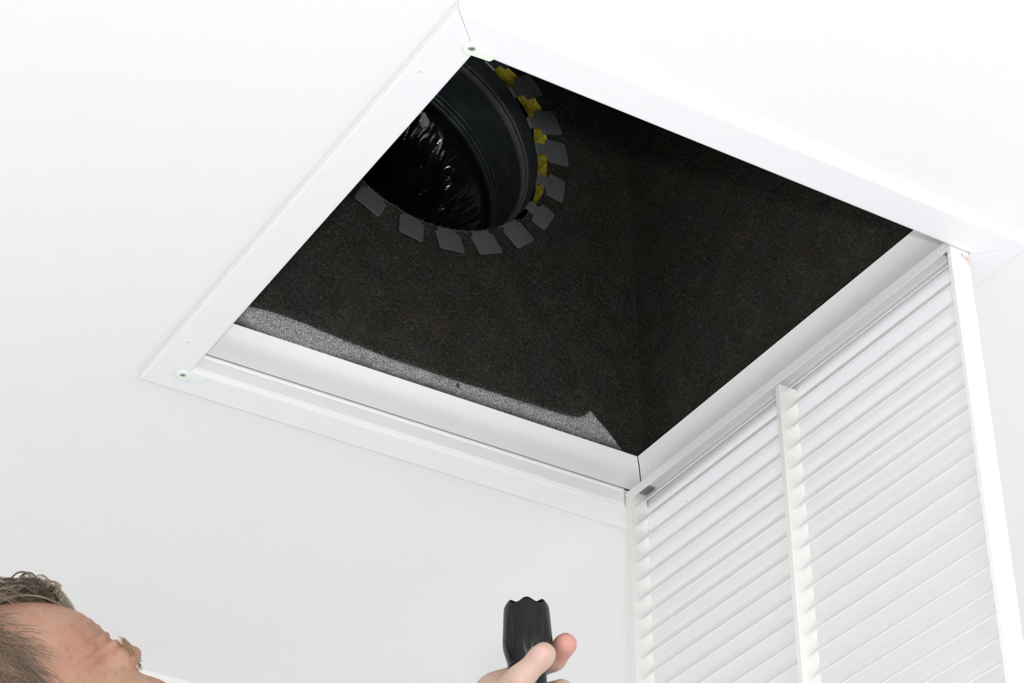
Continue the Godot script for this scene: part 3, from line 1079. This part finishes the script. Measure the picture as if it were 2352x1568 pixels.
func wrinkles(p: Vector3) -> float:
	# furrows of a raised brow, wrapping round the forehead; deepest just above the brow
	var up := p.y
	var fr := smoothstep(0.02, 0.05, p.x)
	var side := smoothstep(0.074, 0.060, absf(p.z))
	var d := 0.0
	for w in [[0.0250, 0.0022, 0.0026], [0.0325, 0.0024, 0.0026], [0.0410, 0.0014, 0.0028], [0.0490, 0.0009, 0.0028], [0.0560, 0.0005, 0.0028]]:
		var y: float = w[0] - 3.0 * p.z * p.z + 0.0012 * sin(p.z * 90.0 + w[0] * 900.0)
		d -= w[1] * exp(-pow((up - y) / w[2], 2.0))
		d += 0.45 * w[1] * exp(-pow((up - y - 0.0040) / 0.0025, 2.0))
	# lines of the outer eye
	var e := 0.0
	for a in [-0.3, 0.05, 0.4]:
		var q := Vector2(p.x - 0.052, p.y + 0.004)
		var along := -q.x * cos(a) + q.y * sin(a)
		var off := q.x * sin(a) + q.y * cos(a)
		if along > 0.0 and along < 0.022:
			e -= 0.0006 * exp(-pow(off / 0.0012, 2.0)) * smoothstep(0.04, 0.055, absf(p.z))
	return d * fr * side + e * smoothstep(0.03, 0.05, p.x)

func skin_shade(p: Vector3) -> Color:
	var a := patch.get_noise_3dv(p)
	var b := spots.get_noise_3dv(p)
	var c := Color(0.415, 0.245, 0.168)
	c = c.lerp(Color(0.40, 0.185, 0.125), clampf(0.4 + 1.3 * a, 0.0, 1.0) * 0.65)
	c = c.lerp(Color(0.27, 0.125, 0.07), smoothstep(0.15, 0.5, b) * 0.5)
	return c

var patch: FastNoiseLite
var spots: FastNoiseLite

func person() -> void:
	patch = noise(22.0, 61, 2)
	spots = noise(240.0, 62, 2)
	var hf := head_frame()
	var skin := paint(Color(1, 1, 1), 0.48)
	skin.vertex_color_use_as_albedo = true
	skin.subsurf_scatter_enabled = true
	skin.subsurf_scatter_strength = 0.10
	skin.heightmap_enabled = true
	skin.heightmap_texture = noise_tex(0.10, 65, [[0.0, Color(0, 0, 0)], [1.0, Color(1, 1, 1)]])
	skin.heightmap_scale = 0.009
	tri_tex(skin, 14.0)
	M.skin = skin
	var hairm := paint(Color(1, 1, 1), 0.38)
	hairm.vertex_color_use_as_albedo = true
	M.hair = hairm

	var neck_base := hf * Vector3(-0.020, -0.165, 0)
	var fwd := Vector3(hf.basis.x.x, 0, hf.basis.x.z).normalized()
	var right := fwd.cross(Vector3.UP)
	var chest := neck_base + Vector3(0, -0.06, 0) - fwd * 0.03
	var foot := Vector3(chest.x, 0, chest.z) - fwd * 0.02
	var t := thing("person", "grey-haired man seen from behind his temple, looking up, left hand holding a torch", "person", Transform3D(Basis(), foot))
	var own := Transform3D(Basis(), -foot)
	var place := func(mb: MB) -> MB:
		for i in mb.v.size():
			mb.v[i] -= foot
		return mb

	var body := MB.new()
	# head, in its own axes
	var head := MB.new()
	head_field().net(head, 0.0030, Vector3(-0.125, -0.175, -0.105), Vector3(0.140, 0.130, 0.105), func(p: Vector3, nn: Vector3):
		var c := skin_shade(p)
		c = c.lerp(Color(0.36, 0.125, 0.085), clampf(-wrinkles(p) / 0.0022, 0.0, 1.0) * 0.6)  # redder skin, with darkening painted into the furrows to deepen them
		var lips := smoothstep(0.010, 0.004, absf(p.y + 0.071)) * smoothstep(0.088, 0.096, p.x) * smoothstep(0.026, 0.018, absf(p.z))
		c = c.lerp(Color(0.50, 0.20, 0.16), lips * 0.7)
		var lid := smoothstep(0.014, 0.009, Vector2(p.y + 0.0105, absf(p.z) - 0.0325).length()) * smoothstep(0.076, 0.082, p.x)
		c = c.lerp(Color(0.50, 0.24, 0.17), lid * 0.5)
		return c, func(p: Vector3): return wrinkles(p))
	for i in head.v.size():
		head.v[i] = hf * head.v[i]
		head.n[i] = (hf.basis * head.n[i]).normalized()
	join(body, head)
	# trunk and limbs
	var hip := foot + Vector3(0, 0.98, 0)
	var sh_l := chest - right * 0.175 + Vector3(0, -0.005, 0)
	var sh_r := chest + right * 0.175 + Vector3(0, -0.005, 0)
	var wrist := mm(-60, -104, -8)
	var elbow_l := sh_l.lerp(wrist, 0.52) + Vector3(0, -0.13, 0.02)
	var elbow_r := sh_r + Vector3(0, -0.29, 0) - fwd * 0.04 + right * 0.03
	var wrist_r := elbow_r + Vector3(0, -0.255, 0) + fwd * 0.04
	var trunk := Field.new()
	trunk.bone(neck_base + Vector3(0, 0.03, 0), chest + Vector3(0, 0.02, 0), 0.058, 0.07, 0.05)
	trunk.egg(chest + Vector3(0, -0.20, 0), Vector3(0.19, 0.26, 0.19), 0.06)
	trunk.bone(sh_l, sh_r, 0.060, 0.060, 0.07)
	trunk.bone(chest + Vector3(0, -0.22, 0), hip, 0.125, 0.140, 0.08)
	trunk.bone(sh_l, elbow_l, 0.050, 0.040, 0.04)
	trunk.bone(elbow_l, wrist, 0.040, 0.027, 0.02)
	trunk.bone(sh_r, elbow_r, 0.050, 0.040, 0.04)
	trunk.bone(elbow_r, wrist_r, 0.040, 0.027, 0.02)
	trunk.bone(wrist_r, wrist_r + Vector3(0, -0.09, 0) + fwd * 0.01, 0.030, 0.030, 0.02)
	for k in 4:
		var q := wrist_r + Vector3(0, -0.09, 0) + fwd * (0.03 - 0.02 * k)
		trunk.bone(q, q + Vector3(0, -0.075 + 0.008 * absf(k - 1.5), 0) - right * 0.015, 0.010, 0.008, 0.006)
	trunk.bone(wrist_r + Vector3(0, -0.03, 0), wrist_r + Vector3(0, -0.09, 0) + fwd * 0.055, 0.013, 0.010, 0.012)
	for s in [-1.0, 1.0]:
		var hp: Vector3 = hip + right * 0.095 * s
		var kn: Vector3 = foot + right * 0.11 * s + Vector3(0, 0.52, 0) + fwd * 0.02
		var an: Vector3 = foot + right * 0.12 * s + Vector3(0, 0.10, 0)
		trunk.bone(hp, kn, 0.088, 0.058, 0.05)
		trunk.bone(kn, an, 0.056, 0.040, 0.03)
		trunk.bone(an - Vector3(0, 0.05, 0), an - Vector3(0, 0.065, 0) + fwd * 0.14, 0.038, 0.030, 0.03)
	trunk.net(body, 0.014, Vector3(foot.x - 0.42, -0.01, foot.z - 0.42), Vector3(foot.x + 0.62, neck_base.y + 0.06, foot.z + 0.42), func(p: Vector3, nn: Vector3): return skin_shade(p))
	# the hand on the torch
	var hand := Field.new()
	var J := HAND
	for f in J:
		for i in f.size() - 1:
			hand.bone(mm(f[i][0], f[i][1], f[i][2]), mm(f[i + 1][0], f[i + 1][1], f[i + 1][2]), f[i][3] * 0.001, f[i + 1][3] * 0.001, 0.005 if i else 0.010)
	var wr := mm(-60, -104, -8)
	for q in [[-24, -38, -27, 10.5], [-27, -53, -28, 11], [-28, -68, -24, 11.5], [-28, -84, -18, 11]]:
		hand.bone(wr, mm(q[0], q[1], q[2]), 0.022, q[3] * 0.001, 0.016)
	hand.bone(mm(-44, -72, 2), mm(-26, -46, 14), 0.017, 0.012, 0.014)
	hand.bone(wr, wr.lerp(elbow_l, 0.35), 0.026, 0.033, 0.02)
	hand.net(body, 0.0026, mm(0, -60, 0) - Vector3(0.115, 0.105, 0.10), mm(0, -60, 0) + Vector3(0.085, 0.125, 0.10), func(p: Vector3, nn: Vector3):
		var c := skin_shade(p).lerp(Color(0.56, 0.40, 0.335), 0.75)
		var tip := smoothstep(0.030, 0.010, p.distance_to(mm(28, 0, 0)))
		return c.lerp(Color(0.56, 0.245, 0.20), 0.75 * tip), func(p: Vector3):
		var d := 0.0
		for q in CREASES:
			var a := mm(q[0], q[1], q[2])
			var b := mm(q[3], q[4], q[5])
			var h := clampf((p - a).dot(b - a) / (b - a).length_squared(), 0, 1)
			d -= q[6] * 0.001 * exp(-pow((p - a - (b - a) * h).length() / 0.0014, 2.0))
		return d)
	place.call(body)
	obj("body", body, M.skin, t)
	nail(t, foot)
	hair(t, hf, foot)
	clothes(t, chest, hip, sh_l, sh_r, elbow_l, elbow_r, wrist, wrist_r, foot, fwd, right, neck_base)
	torch()

# joints in millimetres from the torch: across, aloft, towards the camera, radius
const HAND := [
	[[-40, -70, 6, 15], [-24, -40, 20, 11.5], [-6, -21, 28.5, 9.4], [9.5, -5.5, 27, 8.4], [12.0, -3.0, 26.5, 8.0]],
	[[-24, -38, -28, 10], [2, -23, -33, 9.2], [19, -12.5, -20, 8.9], [27.5, -0.5, -5, 8.6]],
	[[-27, -50, -28, 11], [3, -44, -35, 9.6], [21, -39, -20, 8.9], [24.5, -33.5, -2, 8.5]],
	[[-28, -68, -24, 10.5], [1, -63, -33, 9.3], [19, -59, -20, 8.6], [23, -55, -3, 8.2]],
	[[-28, -84, -18, 9.5], [-2, -80, -27, 8.2], [13, -77, -17, 7.6], [18, -74, -4, 7.0]],
]
const CREASES := [[-12, -16, 36, -1, -30, 36, 0.9], [-15, -19, 35, -5, -33, 35, 0.8], [18, -6, -8, 26, -18, -8, 0.8]]

func join(a: MB, b: MB) -> void:
	var k := a.v.size()
	a.v.append_array(b.v)
	a.n.append_array(b.n)
	a.c.append_array(b.c)
	for i in b.idx:
		a.idx.append(i + k)

func nail(t: Node3D, foot: Vector3) -> void:
	var mb := MB.new()
	# thumbnail lying on the back of the tip
	var c := mm(9.9, -4.6, 27.0)
	var along := (mm(12.0, -3.0, 26.5) - mm(-6, -21, 28.5)).normalized()
	var up := (NEAR * 0.94 - ACROSS * 0.10 + ALOFT * 0.34)
	up = (up - along * up.dot(along)).normalized()
	var side := along.cross(up)
	mb.sheet(13, 13, func(i: int, j: int):
		var a := lerpf(-1, 1, i / 12.0)
		var s := lerpf(-1, 1, j / 12.0)
		var w := 0.0052 * sqrt(maxf(0.0, 1.0 - 0.55 * pow(absf(a), 4.0)))
		var l := a * 0.0062 * (1.0 - 0.22 * s * s)
		var ang := s * w / 0.0088
		return c + along * l + side * sin(ang) * 0.0096 + up * (cos(ang) * 0.0096 + 0.0001 - 0.0009 * a * a) - foot, false)
	var m := paint(Color(0.775, 0.635, 0.595), 0.45)
	obj("thumbnail", mb, m, t).set_meta("label", "pale pink thumbnail")

func hair(t: Node3D, hf: Transform3D, foot: Vector3) -> void:
	var rng := RandomNumberGenerator.new()
	rng.seed = 91
	var cap := MB.new()
	var tone := func(k: float) -> Color:
		return Color(0.035, 0.021, 0.013).lerp(Color(0.42, 0.34, 0.25), clampf(k, 0, 1))
	var scalp := func(dir: Vector3) -> Array:
		# point and normal on the skull along dir
		# outer of the skull and brow ellipsoids
		var from := Vector3(-0.012, 0.034, 0)
		var r := Vector3(0.0995, 0.0835, 0.0765)
		var k := 1.0 / (dir / r).length()
		var best := from + dir * k
		var nn := (dir / (r * r)).normalized()
		var r2 := Vector3(0.0525, 0.0565, 0.061)
		var o := (from - Vector3(0.040, 0.032, 0)) / r2
		var d := dir / r2
		var disc := pow(o.dot(d), 2.0) - d.length_squared() * (o.length_squared() - 1.0)
		if disc > 0.0:
			var k2 := (-o.dot(d) + sqrt(disc)) / d.length_squared()
			if k2 > k:
				best = from + dir * k2
				nn = ((best - Vector3(0.040, 0.032, 0)) / (r2 * r2)).normalized()
		return [best, nn]
	var put := func(mb: MB, pts: Array, w: float, col: Color) -> void:
		var world := []
		var rad := []
		for i in pts.size():
			world.append(hf * (pts[i] as Vector3) - foot)
			rad.append(w * (1.0 - 0.75 * pow(float(i) / (pts.size() - 1), 2.0)))
		mb.tint = col
		mb.tube(world, rad, 4)
	# locks over the crown, combed forward in waves
	for k in 400:
		var dir := Vector3(rng.randf_range(-0.085, 0.072) + 0.012, 0.062, rng.randf_range(-0.058, 0.047)).normalized()
		var root: Array = scalp.call(dir)
		var p0: Vector3 = root[0]
		if p0.x > 0.066 or p0.y < 0.045 or p0.z > 0.046 + 0.02 * smoothstep(0.02, -0.02, p0.x):
			continue
		var nn: Vector3 = root[1]
		var flow := (Vector3.RIGHT + Vector3(0, 0, rng.randf_range(-0.2, 0.45)) - nn * 0.1)
		flow = (flow - nn * flow.dot(nn)).normalized()
		var len := minf(rng.randf_range(0.034, 0.062), 0.087 - p0.x + rng.randf_range(0.0, 0.010))
		var ph := rng.randf() * TAU
		var amp := rng.randf_range(0.0015, 0.0048)
		var shade := rng.randf_range(-0.05, 0.85)
		for s in 18:
			var off := Vector3(rng.randf_range(-1, 1), rng.randf_range(-0.6, 0.6), rng.randf_range(-1, 1)) * 0.0030
			var pts := []
			var pos: Vector3 = p0 + off
			for i in 16:
				var q := i / 15.0
				var dd: Vector3 = pos - Vector3(-0.012, 0.034, 0)
				var sk: Array = scalp.call(dd.normalized())
				var lift: float = 0.0015 + (0.006 + 0.010 * absf(sin(k * 1.7))) * sin(PI * minf(q * 1.05, 1.0))
				var skp: Vector3 = sk[0]
				var skn: Vector3 = sk[1]
				var across := skn.cross(flow).normalized()
				pts.append(skp + skn * (lift + amp * sin(ph + q * 6.0)) + across * amp * cos(ph + q * 5.0) + off * (1.0 - q) * 0.4)
				flow = (flow - skn * flow.dot(skn)).normalized()
				pos = skp + flow * len / 15.0
			put.call(cap, pts, rng.randf_range(0.00012, 0.00028), tone.call(shade + rng.randf_range(-0.18, 0.22)))
	# curls standing up from the front
	for k in 20:
		var base: Vector3 = (scalp.call(Vector3(rng.randf_range(0.45, 1.0), 1.0, rng.randf_range(0.1, 0.6)).normalized()) as Array)[0]
		var rad := rng.randf_range(0.005, 0.011)
		var turn := rng.randf_range(0.9, 1.6) * TAU * 0.75
		var up := Vector3(rng.randf_range(-0.2, 0.3), 1, rng.randf_range(-0.3, 0.3)).normalized()
		var shade := rng.randf_range(0.1, 0.75)
		for s in 9:
			var pts := []
			var o := Vector3(rng.randf_range(-1, 1), rng.randf_range(-1, 1), rng.randf_range(-1, 1)) * 0.0012
			for i in 22:
				var q := i / 21.0
				var a := -PI / 2 + turn * q
				pts.append(base + o + up * (0.011 + rad) + (Vector3.RIGHT * cos(a) * 0.95 + up * sin(a)) * rad * (1.0 - 0.35 * q) + Vector3(0, 0, 0.004 * q) - up * 0.006 * maxf(0.0, 1.0 - q / 0.3))
			put.call(cap, pts, 0.00020, tone.call(shade + rng.randf_range(-0.1, 0.2)))
	# ringlets tumbling at the front of the crown
	var rx := (hf.basis.inverse() * ACROSS).normalized()
	var ry := (hf.basis.inverse() * ALOFT).normalized()
	var rz := rx.cross(ry)
	for q in [[0.0605, 0.0975, 0.0430, 0.0082, 1.15, 0.45], [0.0640, 0.0955, 0.0440, 0.0062, 1.25, 0.3], [0.0600, 0.0960, 0.0450, 0.0042, 1.3, 0.5], [0.0520, 0.1000, 0.0400, 0.0078, 0.75, 0.2], [0.0440, 0.1010, 0.0400, 0.0060, 0.7, 0.55], [0.0700, 0.0885, 0.0440, 0.0070, 0.8, 0.7], [0.0735, 0.0820, 0.0430, 0.0060, 0.8, 0.6]]:
		for s in 16:
			var o := Vector3(rng.randf_range(-1, 1), rng.randf_range(-1, 1), rng.randf_range(-1, 1)) * 0.0007
			var rr: float = q[3] * rng.randf_range(0.9, 1.1)
			var pts := []
			for i in 26:
				var u := i / 25.0
				var a: float = -2.4 - q[4] * TAU * u
				pts.append(Vector3(q[0], q[1], q[2]) + o + (rx * cos(a) + ry * sin(a) * 0.9) * rr * (1.0 - 0.30 * u) + rz * 0.004 * (u - 0.5) + (ry * -0.004 - rx * 0.003) * maxf(0.0, 1.0 - u * 4.0))
			put.call(cap, pts, rng.randf_range(0.00012, 0.00022), tone.call(q[5] + rng.randf_range(-0.3, 0.25)))
	# shorter hair on the near temple and down towards the ear, both sides
	for k in 9500:
		var sgn := 1.0 if rng.randf() < 0.75 else -1.0
		var y := rng.randf_range(-0.040, 0.096)
		var x := rng.randf_range(-0.10, 0.046)
		var edge := 0.024 - 0.010 * smoothstep(0.05, 0.02, y) + 0.006 * smoothstep(0.02, -0.03, y)
		if x > edge:
			continue
		var thin := smoothstep(edge - 0.020, edge, x)
		if rng.randf() < thin * 0.72:
			continue
		var dir := Vector3(x + 0.012, y - 0.034, 0.0)
		var zz := 0.0765 * sqrt(maxf(0.02, 1.0 - pow((x + 0.012) / 0.0995, 2.0) - pow((y - 0.034) / 0.0835, 2.0)))
		if y < 0.01:
			zz = maxf(zz, 0.066)
		var p := Vector3(x, y, zz * sgn)
		var nn := ((p - Vector3(-0.012, 0.034, 0)) / Vector3(0.0099, 0.00697, 0.00585)).normalized()
		var flow := Vector3(rng.randf_range(-0.55, 0.45), -1.0, 0.0)
		flow = (flow - nn * flow.dot(nn)).normalized()
		var len := rng.randf_range(0.012, 0.030)
		var bend := rng.randf_range(-0.5, 0.5)
		var pts := []
		for i in 7:
			var q := i / 6.0
			pts.append(p + flow * len * q + Vector3(bend * len * q * q * 0.5, 0, 0) + nn * (0.0002 + 0.0055 * sin(PI * 0.55 * q)))
		put.call(cap, pts, rng.randf_range(0.00008, 0.00017), tone.call(rng.randf_range(-0.1, 0.65) + 0.25 * smoothstep(-0.03, 0.02, x)))
	obj("hair", cap, M.hair, t).set_meta("label", "wavy grey-brown hair with curls over the forehead")
	# brows
	var br := MB.new()
	for sgn in [-1.0, 1.0]:
		for k in 620:
			var q := pow(rng.randf(), 0.75)
			var p := Vector3(lerpf(0.0985, 0.0765, q * q), 0.0085 + 0.004 * sin(q * 2.6) + rng.randf_range(-0.0065, 0.0060), sgn * lerpf(0.010, 0.058, q))
			var out := Vector3(0.75, 0.25, 0.5 * sgn * q).normalized()
			var flow := Vector3(-0.15, rng.randf_range(-0.5, 0.75), sgn * rng.randf_range(0.2, 1.0)).normalized()
			var len := rng.randf_range(0.004, 0.0085)
			var pts := []
			for i in 6:
				var s := i / 5.0
				pts.append(p + flow * len * s + out * (0.0010 + 0.0011 * sin(PI * 0.7 * s)) - Vector3(0.0015, 0, 0) * s * s)
			put.call(br, pts, rng.randf_range(0.00009, 0.00018), Color(0.30, 0.19, 0.10).lerp(Color(0.62, 0.47, 0.31), rng.randf()))
	obj("eyebrows", br, M.hair, t).set_meta("label", "bushy sandy eyebrows")

func clothes(t: Node3D, chest: Vector3, hip: Vector3, sh_l: Vector3, sh_r: Vector3, el_l: Vector3, el_r: Vector3, wr_l: Vector3, wr_r: Vector3, foot: Vector3, fwd: Vector3, right: Vector3, neck: Vector3) -> void:
	var move := func(mb: MB) -> MB:
		for i in mb.v.size():
			mb.v[i] -= foot
		return mb
	var s := Field.new()
	s.egg(chest + Vector3(0, -0.20, 0), Vector3(0.203, 0.272, 0.203), 0.06)
	s.bone(sh_l, sh_r, 0.072, 0.072, 0.07)
	s.bone(chest + Vector3(0, -0.22, 0), hip, 0.143, 0.160, 0.08)
	s.bone(sh_l, sh_l.lerp(el_l, 0.6), 0.064, 0.060, 0.04)
	s.bone(sh_r, sh_r.lerp(el_r, 0.6), 0.064, 0.060, 0.04)
	var mb := MB.new()
	s.net(mb, 0.016, Vector3(foot.x - 0.45, hip.y - 0.2, foot.z - 0.45), Vector3(foot.x + 0.5, neck.y + 0.05, foot.z + 0.45))
	obj("shirt", move.call(mb), paint(Color(0.36, 0.40, 0.46), 0.9), t)
	var tr := Field.new()
	tr.bone(hip + right * 0.05, hip - right * 0.05, 0.158, 0.158, 0.05)
	for k in [-1.0, 1.0]:
		var kn: Vector3 = foot + right * 0.11 * k + Vector3(0, 0.52, 0) + fwd * 0.02
		tr.bone(hip + right * 0.095 * k, kn, 0.105, 0.075, 0.05)
		tr.bone(kn, foot + right * 0.12 * k + Vector3(0, 0.10, 0), 0.072, 0.062, 0.03)
	mb = MB.new()
	tr.net(mb, 0.016, Vector3(foot.x - 0.35, 0.03, foot.z - 0.35), Vector3(foot.x + 0.35, hip.y + 0.17, foot.z + 0.35))
	obj("trousers", move.call(mb), paint(Color(0.17, 0.19, 0.24), 0.9), t)
	for k in [-1.0, 1.0]:
		var sf := Field.new()
		var an: Vector3 = foot + right * 0.12 * k
		sf.bone(an + Vector3(0, 0.055, 0) - fwd * 0.02, an + Vector3(0, 0.048, 0) + fwd * 0.15, 0.054, 0.047, 0.03)
		mb = MB.new()
		sf.net(mb, 0.010, an + Vector3(-0.25, 0.0, -0.25), an + Vector3(0.25, 0.13, 0.25))
		obj("shoe", move.call(mb), paint(Color(0.09, 0.08, 0.08), 0.5), t)

func torch() -> void:
	# axis close to plumb to the eye, base at the lower end of the barrel
	var axis := (ALOFT * 0.90 - NEAR * 0.43 - ACROSS * 0.030).normalized()
	var side := (ACROSS - axis * ACROSS.dot(axis)).normalized()
	var base := TORCH - axis * 0.0860
	var t := thing("flashlight", "small black metal torch held upright in the man's fingers", "flashlight", Transform3D(Basis(side, axis, side.cross(axis)), base))
	var black := paint(Color(0.034, 0.034, 0.037), 0.29)
	black.metallic_specular = 0.38
	var flutes := 8
	var head := MB.new()
	var pr := [[0.0660, 0.0139], [0.0664, 0.0146], [0.0690, 0.0150], [0.0700, 0.0153], [0.0704, 0.0149], [0.0715, 0.0150], [0.0760, 0.0164], [0.0800, 0.0175], [0.0828, 0.0181], [0.0850, 0.0184], [0.0880, 0.01845], [0.0920, 0.0182], [0.0980, 0.0178], [0.1040, 0.0174], [0.1100, 0.01695], [0.1130, 0.01665], [0.1150, 0.0162], [0.1166, 0.0153], [0.1178, 0.0143], [0.1180, 0.0136], [0.1160, 0.0132], [0.1080, 0.0122], [0.1000, 0.0060], [0.0990, 0.0002]]
	var seg := 96
	head.sheet(pr.size(), seg, func(i: int, j: int):
		var a := TAU * j / seg + 0.18
		var y: float = pr[i][0]
		var r: float = pr[i][1]
		if i > 4 and i < 16:
			# long scooped flutes on the waist of the head
			var span := smoothstep(0.0745, 0.084, y) * smoothstep(0.107, 0.092, y)
			r -= 0.0016 * span * pow(maxf(0.0, cos(a * flutes)), 3.0)
		if i >= 16 and i <= 20:
			# crenellated rim
			y -= 0.0030 * pow(0.5 + 0.5 * cos(a * 6.0), 1.1) * (1.0 if i >= 17 else 0.4)
		return Vector3(r * cos(a), y, r * sin(a)), true, true)
	obj("bezel_head", head, black, t).set_meta("label", "wider fluted head with a scalloped rim")
	var bar := MB.new()
	bar.lathe([Vector2(0.0001, -0.010), Vector2(0.0112, -0.010), Vector2(0.0124, -0.0090), Vector2(0.0128, -0.006), Vector2(0.0128, 0.0080), Vector2(0.0122, 0.0090), Vector2(0.0128, 0.0100), Vector2(0.0130, 0.064), Vector2(0.0139, 0.0658), Vector2(0.0139, 0.0662)], Vector3.ZERO, Vector3.UP, Vector3.RIGHT, 48, false)
	obj("barrel", bar, black, t)
	var lens := MB.new()
	lens.lathe([Vector2(0.0001, 0.1105), Vector2(0.0124, 0.1105), Vector2(0.0126, 0.1100)], Vector3.ZERO, Vector3.UP, Vector3.RIGHT, 40, true)
	var gm := StandardMaterial3D.new()
	gm.albedo_color = Color(1, 1, 1, 0.12)
	gm.transparency = BaseMaterial3D.TRANSPARENCY_ALPHA
	gm.roughness = 0.03
	obj("lens", lens, gm, t)
